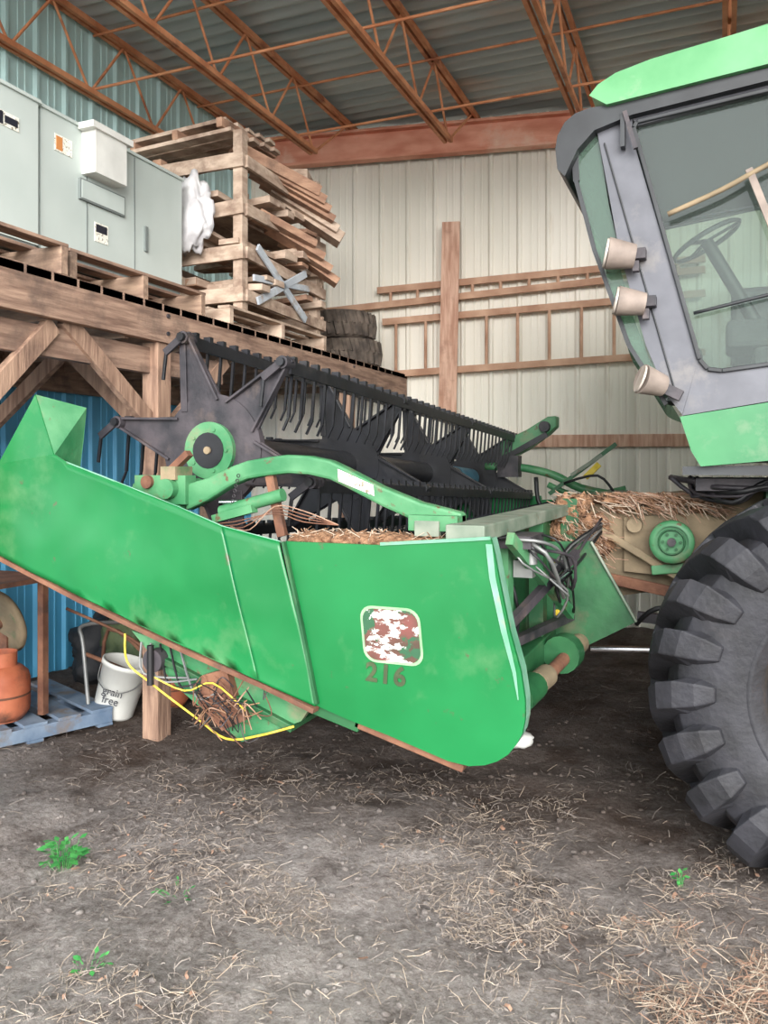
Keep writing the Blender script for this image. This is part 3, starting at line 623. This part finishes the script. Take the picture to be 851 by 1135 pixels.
for i in range(22): b.lump((R.uniform(-.88,-.58),4.64+R.uniform(-.02,.02),R.uniform(1.22,1.48)),(.05,.03,.06),'chaff',i+40,3,.7,4)
for i in range(1300):
    x=R.uniform(-.92,.02); y=R.uniform(4.55,5.0); z=R.uniform(1.46,1.56) if x>-.6 else R.uniform(1.15,1.56)
    if z<1.42: y=R.uniform(4.57,4.64)
    a=R.uniform(-1.4,1.4); l=R.uniform(.03,.13)
    b.beam((x,y,z),(x+l*math.cos(a),y-R.uniform(0,.04),z-l*abs(math.sin(a))*.7),.0035,.003,R.choice(['straw','strawr','chaff','strawr']))
b.done('chaff_on_feeder',C)
b=B(); b.cyl((-.62,4.25,.765),(-.1,4.25,.80),.018,'chrome'); b.cyl((-.3,4.25,.79),(.5,4.25,.86),.04,'spider'); b.tube([(-.4,4.3,.9),(-.3,4.2,1.0),(-.1,4.25,1.02),(.1,4.2,1.1)],.012,'hose'); b.beam((-.4,4.35,.93),(.1,4.35,.9),.04,.05,'spider')
b.done('lift_cylinder',C)
Y0,Y1=4.0,5.85
b=B(); b.prism([(-.58,3.455),(-.54,3.50),(-.46,3.54),(-.3,3.575),(.0,3.61),(.19,3.635),(1.4,3.70),(1.4,3.50),(.19,3.46),(-.50,3.40)],Y0-.08,Y1+.08,'cabgreen'); b.done('cab_roof',C,bevel=.02)
b=B(); b.prism([(-.50,3.41),(.19,3.455),(1.4,3.5),(1.4,3.44),(.19,3.40),(-.39,3.345),(-.56,3.30),(-.64,3.22),(-.70,3.10),(-.735,3.14),(-.745,3.24),(-.735,3.30),(-.70,3.36),(-.65,3.395),(-.58,3.41)],Y0-.05,Y1+.05,'cabdark'); b.done('cab_visor',C,bevel=.012)
def side(y0,y1,nm):
    b=B()
    b.prism([(-.56,3.345),(-.39,3.345),(-.395,3.27),(-.10,2.19),(-.17,1.94),(-.235,2.03),(-.33,2.27),(-.45,2.72)],y0,y1,'cabgrey')
    b.prism([(-.39,3.345),(.19,3.41),(1.4,3.45),(1.4,3.40),(.19,3.375),(-.37,3.31)],y0,y1,'cabgrey')
    b.prism([(-.10,2.19),(-.065,2.14),(0,2.13),(.19,2.15),(1.4,2.2),(1.4,2.03),(.19,1.99),(-.17,1.935)],y0,y1,'cabgrey')
    b.box((1.0,y0,2.1),(1.2,y1,3.44),'cabgrey')
    g=[(-.385,3.30),(-.37,3.325),(.19,3.375),(1.0,3.41),(1.0,2.185),(.19,2.155),(0,2.135),(-.06,2.145),(-.095,2.19)]
    for i in range(len(g)):
        p,q=g[i],g[(i+1)%len(g)]; b.beam((p[0],y0-.006,p[1]),(q[0],y0-.006,q[1]),.02,.022,'cabdark',up=(0,1,0))
    b.beam((-.52,y0-.004,3.25),(-.20,y0-.004,2.05),.008,.012,'cabdark',up=(0,1,0))
    b.done(nm,C,bevel=.006)
    b=B(); b.add([(x,(y0+y1)/2,z) for x,z in g],[tuple(range(len(g)))],'glass'); b.done(nm+'_window',C,fixn=False)
side(Y0,Y0+.06,'cab_side_near'); side(Y1-.06,Y1,'cab_side_far')
b=B(); vs=[];NY=10
front=[(-.665,3.30),(-.655,3.09),(-.57,2.75),(-.41,2.28),(-.24,1.99)]
for j in range(NY+1):
    f=j/NY; y=Y0+.02+(Y1-Y0-.04)*f; bul=.05*math.sin(math.pi*f)
    for x,z in front: vs.append((x-bul,y,z))
n=len(front); b.add(vs,[(j*n+i,j*n+i+1,(j+1)*n+i+1,(j+1)*n+i) for j in range(NY) for i in range(n-1)],'wglass',True)
inner=[(-.56,3.345),(-.50,2.95),(-.45,2.72),(-.33,2.27),(-.235,2.03)]
b.add([(x,Y0+.02,z) for x,z in front]+[(x,Y0+.02,z) for x,z in inner],[(i,i+1,n+i+1,n+i) for i in range(n-1)],'wglass')
b.done('windshield',C,fixn=False)
b=B()
for i in range(n-1): b.beam((front[i][0],Y0+.02,front[i][1]),(front[i+1][0],Y0+.02,front[i+1][1]),.03,.02,'cabdark')
b.done('windshield_trim',C)
b=B(); b.prism([(-.18,1.93),(.19,1.985),(1.4,2.03),(1.4,1.70),(.19,1.725),(-.09,1.70),(-.13,1.77)],Y0-.01,Y1+.01,'basegreen')
b.prism([(-.17,1.7),(1.4,1.72),(1.4,1.66),(-.17,1.66)],Y0+.04,Y1-.04,'cabdark'); b.done('cab_base',C,bevel=.015)
b=B()
for (x,z,r) in ((-.445,2.685,.075),(-.40,2.46,.07)):
    b.cyl((x+.07,3.93,z-.01),(x-.05,3.90,z+.01),r*.75,'lampbody',r); b.cyl((x-.05,3.90,z+.01),(x-.06,3.898,z+.012),r*.92,'lens'); b.box((x+.02,3.93,z-.02),(x+.12,3.99,z+.03),'spider'); b.box((x+.06,3.92,z-.08),(x+.09,3.96,z-.03),'spider')
b.beam((-.32,3.94,2.10),(-.17,3.94,2.02),.05,.05,'spider'); b.cyl((-.25,3.94,2.07),(-.34,3.88,2.10),.05,'lampbody',.07); b.cyl((-.34,3.88,2.10),(-.348,3.877,2.103),.065,'lens')
b.done('work_lights',C,bevel=.003)
b=B(); b.tube([(-.23,3.95,2.86),(.0,3.94,2.94),(.19,3.95,3.03),(.4,3.95,3.1)],.012,'dusty'); b.beam((.11,3.95,3.02),(.25,3.95,2.62),.02,.03,'lampbody'); b.tube([(-.12,3.97,2.40),(.19,3.97,2.46),(.4,3.97,2.5)],.008,'cabdark')
b.box((-.44,3.94,3.2),(-.42,3.99,3.36),'cabdark'); b.beam((-.42,3.94,3.36),(-.37,3.94,3.18),.02,.02,'spider'); b.done('grab_rail',C)
b=B()
b.lathe([(.19,-.014),(.204,0),(.19,.014),(.176,0),(.19,-.014)],(0,0,0),'hose',28,'z')
for t in (0,2.1,4.2): b.beam((0,0,0),(.19*math.cos(t),.19*math.sin(t),0),.03,.01,'hose')
b.cyl((0,0,0),(0,0,-.75),.035,'hose')
b.done('steering_wheel',C,M4=Matrix.Translation((-.08,4.85,2.95))@Matrix.Rotation(math.radians(-28),4,'Y'))
b=B(); b.box((.15,4.6,2.1),(.65,5.1,2.32),'seat'); b.box((.02,4.62,2.32),(.62,5.08,2.47),'seat'); b.prism([(.40,2.4),(.56,2.4),(.72,3.05),(.58,3.08)],4.64,5.06,'seat'); b.box((.05,5.2,2.1),(.75,5.6,2.75),'spider'); b.box((-.3,4.7,2.05),(-.1,5.0,2.35),'seat'); b.done('operator_seat',C,bevel=.03)
b=B(); b.box((-.1,4.06,1.95),(1.4,5.79,2.03),'cabdark'); b.box((1.36,4.06,2.0),(1.4,5.79,3.44),'glass'); b.box((1.34,4.06,2.0),(1.38,5.79,2.6),'cabgrey'); b.done('cab_floor',C)
b=B(); b.prism([(1.45,3.4),(1.45,1.0),(5.5,1.0),(6.2,1.6),(6.2,2.9),(5.0,3.4)],4.05,6.6,'green'); b.prism([(1.6,3.9),(1.5,3.4),(4.4,3.4),(4.3,3.9)],4.2,6.4,'green'); b.box((1.0,4.3,.9),(1.6,6.3,1.6),'greendark'); b.box((5.0,4.4,.3),(5.3,6.3,1.1),'greendark'); b.done('body',C,bevel=.03)
def wheel(cx,cy,cz,R0,wd,name,rr=.35):
    b=B(); s=R0/.803; h=wd/2
    pr=[(rr,-h*.72),(rr+.03,-h*.9),(.45,-h*1.0),(.55,-h*1.02),(.62,-h*.98),(.68,-h*.88),(.715,-h*.6),(.73,0),(.715,h*.6),(.68,h*.88),(.62,h*.98),(.55,h*1.02),(.45,h*1.0),(rr+.03,h*.9),(rr,h*.72),(rr-.02,0),(rr,-h*.72)]
    b.lathe([(r*s,a) for r,a in pr],(cx,cy,cz),'rubber',72)
    b.lathe([(.415*s,-h*.97),(.425*s,-h*.99),(.435*s,-h*.98)],(cx,cy,cz),'rubber',72)
    n=22
    for side in (-1,1):
        for i in range(n):
            t0=2*math.pi*(i+(.5 if side>0 else 0))/n
            path=[(-.02,.803,.0,.10),(.45,.80,-.12,.105),(.80,.79,-.20,.115),(.97,.76,-.235,.13),(1.08,.70,-.255,.14),(1.12,.62,-.265,.13),(1.07,.545,-.27,.09)]
            base=[.72,.71,.67,.64,.61,.57,.53]
            vs=[]
            for (f,r,dt,wt),rb in zip(path,base):
                y=cy+side*h*f; yb=cy+side*h*min(f,.93)
                for (q,yy,w) in ((rb,yb,wt*1.3),(r,y,wt*.85)):
                    for sg in (-1,1):
                        t=t0+dt+sg*w/2/ .8; vs.append((cx+q*s*math.cos(t),yy,cz+q*s*math.sin(t)))
            fs=[]
            for k in range(len(path)-1):
                a=k*4;c=a+4; fs+=[(a+2,a+3,c+3,c+2),(a,a+2,c+2,c),(a+1,c+1,c+3,a+3)]
            fs+=[(0,1,3,2),(len(vs)-4,len(vs)-2,len(vs)-1,len(vs)-3)]
            b.add(vs,fs,'rubber')
    for q in (-1,1): b.lathe([((rr+.005)*s,q*h*.8),((rr-.015)*s,q*h*.82),((rr-.03)*s,q*h*.5),((rr-.05)*s,q*h*.2),(.2*s,q*h*.1),(.0,q*h*.1)],(cx,cy,cz),'yellow',48)
    b.cyl((cx,cy-h*.5,cz),(cx,cy,cz),.13*s,'yellow',n=24)
    for i in range(10):
        t=i*.628; b.cyl((cx+.17*s*math.cos(t),cy-h*.2,cz+.17*s*math.sin(t)),(cx+.17*s*math.cos(t),cy,cz+.17*s*math.sin(t)),.015,'steelgrey',n=6)
    b.done(name,C,bevel=.006 if R0>.7 else 0)
wheel(.55,3.80,.80,.85,.60,'front_wheel_near'); wheel(.55,6.6,.80,.85,.60,'front_wheel_far'); wheel(4.6,4.4,.5,.5,.35,'rear_wheel_near'); wheel(4.6,6.2,.5,.5,.35,'rear_wheel_far')
b=B(); b.cyl((.55,4.0,.80),(.55,6.4,.80),.12,'greendark'); b.box((.2,4.4,.8),(.8,4.7,1.6),'greendark'); b.box((.2,6.0,.8),(.8,6.25,1.6),'greendark')
for i in range(8):
    r=lambda a:R.uniform(-a,a)
    b.tube([(-.2+r(.08),4.6+r(.1),1.64),(-.1+r(.06),4.45+r(.08),1.57+r(.04)),(.02+r(.06),4.35+r(.08),1.56+r(.05)),(.2,4.3,1.60+r(.04)),(.4,4.3,1.6)],R.choice([.008,.012,.016]),R.choice(['hose','spider']),6)
b.box((-.12,4.3,1.58),(.3,4.9,1.64),'spider')
b.done('front_axle',C)
# ------------------------------------------------------------------ stuff under loft
pallet('wooden_pallet.003',(-4.33,3.95,.01),(1.0,1.0),.12,'bluewood',rot=math.radians(-22))
def tank(name,x,y,z,r,h,M4=None):
    b=B(); b.lathe([(0,0),(r*.8,0),(r*.97,.04),(r,.08),(r,h*.7),(r*.93,h*.82),(r*.7,h*.93),(r*.3,h),(0,h)],(0,0,0),'tankorange',32,'z')
    b.lathe([(r*.55,h*.95),(r*.55,h*1.2)],(0,0,0),'tankorange',24,'z'); b.cyl((0,0,h),(0,0,h*1.12),.03,'steelgrey'); b.lathe([(r*.75,-.01),(r*.75,.03)],(0,0,0),'tankorange',24,'z'); b.lathe([(r*1.003,h*.42),(r*1.012,h*.44),(r*1.003,h*.46)],(0,0,0),'rust',32,'z')
    ob=b.done(name); ob.matrix_world=Matrix.Translation((x,y,z))@(M4 or Matrix()); return ob
tank('propane_tank',-4.14,3.75,.14,.17,.34); tank('propane_tank.001',-3.62,4.75,.01,.13,.28)
b=B(); b.lathe([(0,.0),(.125,.0),(.135,.02),(.155,.34),(.165,.34),(.165,.37),(.15,.37),(.13,.03),(0,.02)],(0,0,0),'white',32,'z')
b.tube([(.165,0,.33),(.12,-.13,.24),(0,-.19,.2),(-.12,-.13,.24),(-.165,0,.33)],.004,'steelgrey',6)
ob=b.done('plastic_bucket',fixn=True); ob.matrix_world=Matrix.Translation((-3.80,4.36,.03))@Matrix.Rotation(math.radians(22),4,'Z')@Matrix.Rotation(math.radians(16),4,'Y')
cu=bpy.data.curves.new('bucket_lettering','FONT'); cu.body='grain\nfree'; cu.size=.07; cu.extrude=.001; cu.align_x='CENTER'; cu.space_line=.8
t2=bpy.data.objects.new('bucket_lettering',cu); COL.objects.link(t2); t2.parent=ob; t2.location=(.0,-.152,.17); t2.rotation_euler=(math.radians(90-4),0,0); cu.materials.append(M['stickerk'])
b=B(); b.box((-4.9,3.0,.98),(-3.9,4.0,1.01),'rust')
for x,y,z in ((-3.95,3.9,.14),(-4.85,3.9,.14),(-3.95,3.05,0),(-4.85,3.05,0)): b.beam((x,y,z),(x,y,.99),.045,.045,'rust')
b.done('steel_work_table')
b=B(); b.lathe([(.0,-.03),(.05,-.04),(.12,-.01),(.2,-.03),(.22,0),(.2,.02),(0,.03)],(0,0,0),'dusty',32); b.cyl((0,-.06,0),(0,.0,0),.035,'rust'); ob=b.done('plow_disc'); ob.matrix_world=Matrix.Translation((-4.30,3.92,.70))@Matrix.Rotation(math.radians(30),4,'Y')@Matrix.Rotation(math.radians(20),4,'X')
b=B(); b.beam((-4.35,3.98,.13),(-4.32,3.96,.62),.06,.06,'rust'); b.done('disc_stand')
b=B(); b.tube([(-3.85,4.2,.02),(-3.95,4.25,.5),(-4.0,4.3,.62),(-3.9,4.6,.60)],.014,'steelgrey'); b.tube([(-4.1,4.6,.02),(-4.0,4.55,.55),(-3.55,4.5,.35)],.014,'rust'); b.tube([(-3.95,4.25,.45),(-3.5,4.45,.25)],.014,'rust',smooth=False); b.tube([(-4.05,4.2,.75),(-3.7,4.4,.55),(-3.5,4.45,.4)],.01,'rust'); b.done('bent_steel_tubing')
b=B(); b.lump((-3.75,5.1,.42),(.42,.25,.42),'dark',2,4,.35); b.lump((-4.45,5.1,.25),(.35,.3,.28),'dark',6,4,.35); b.done('tarp_bundle')
b=B(); b.lump((-3.95,4.95,.62),(.26,.16,.2),'bag',9,4,.3); b.lump((-4.15,4.9,.3),(.2,.14,.28),'bag',13,4,.3); b.done('feed_sack')
b=B(); b.box((-4.85,5.5,0),(-4.3,6.1,.5),'dark'); b.box((-4.87,5.48,.45),(-4.28,6.12,.5),'spider'); b.box((-4.6,5.44,.3),(-4.5,5.5,.4),'spider'); b.done('storage_crate',bevel=.02)
# ------------------------------------------------------------------ light, world, camera
w=bpy.data.worlds.new('World'); bpy.context.scene.world=w; w.use_nodes=True
w.node_tree.nodes['Background'].inputs[0].default_value=(.94,.975,1,1); w.node_tree.nodes['Background'].inputs[1].default_value=3.3
s=bpy.data.lights.new('sun','SUN'); s.energy=6.6; s.angle=math.radians(42); s.color=(1,.975,.94)
so=bpy.data.objects.new('sun',s); COL.objects.link(so); d=V((-.40,.84,-.28)); so.rotation_euler=d.to_track_quat('-Z','Y').to_euler(); so.location=(3,-5,4)
cam=bpy.data.cameras.new('camera'); co=bpy.data.objects.new('camera',cam); COL.objects.link(co)
co.location=(0,0,1.7); co.rotation_euler=(math.radians(90),0,math.radians(22.59))
cam.sensor_fit='HORIZONTAL'; cam.sensor_width=36; cam.lens=900/851*36; cam.shift_y=-50.5/851
bpy.context.scene.camera=co
bpy.context.scene.view_settings.view_transform='Standard'
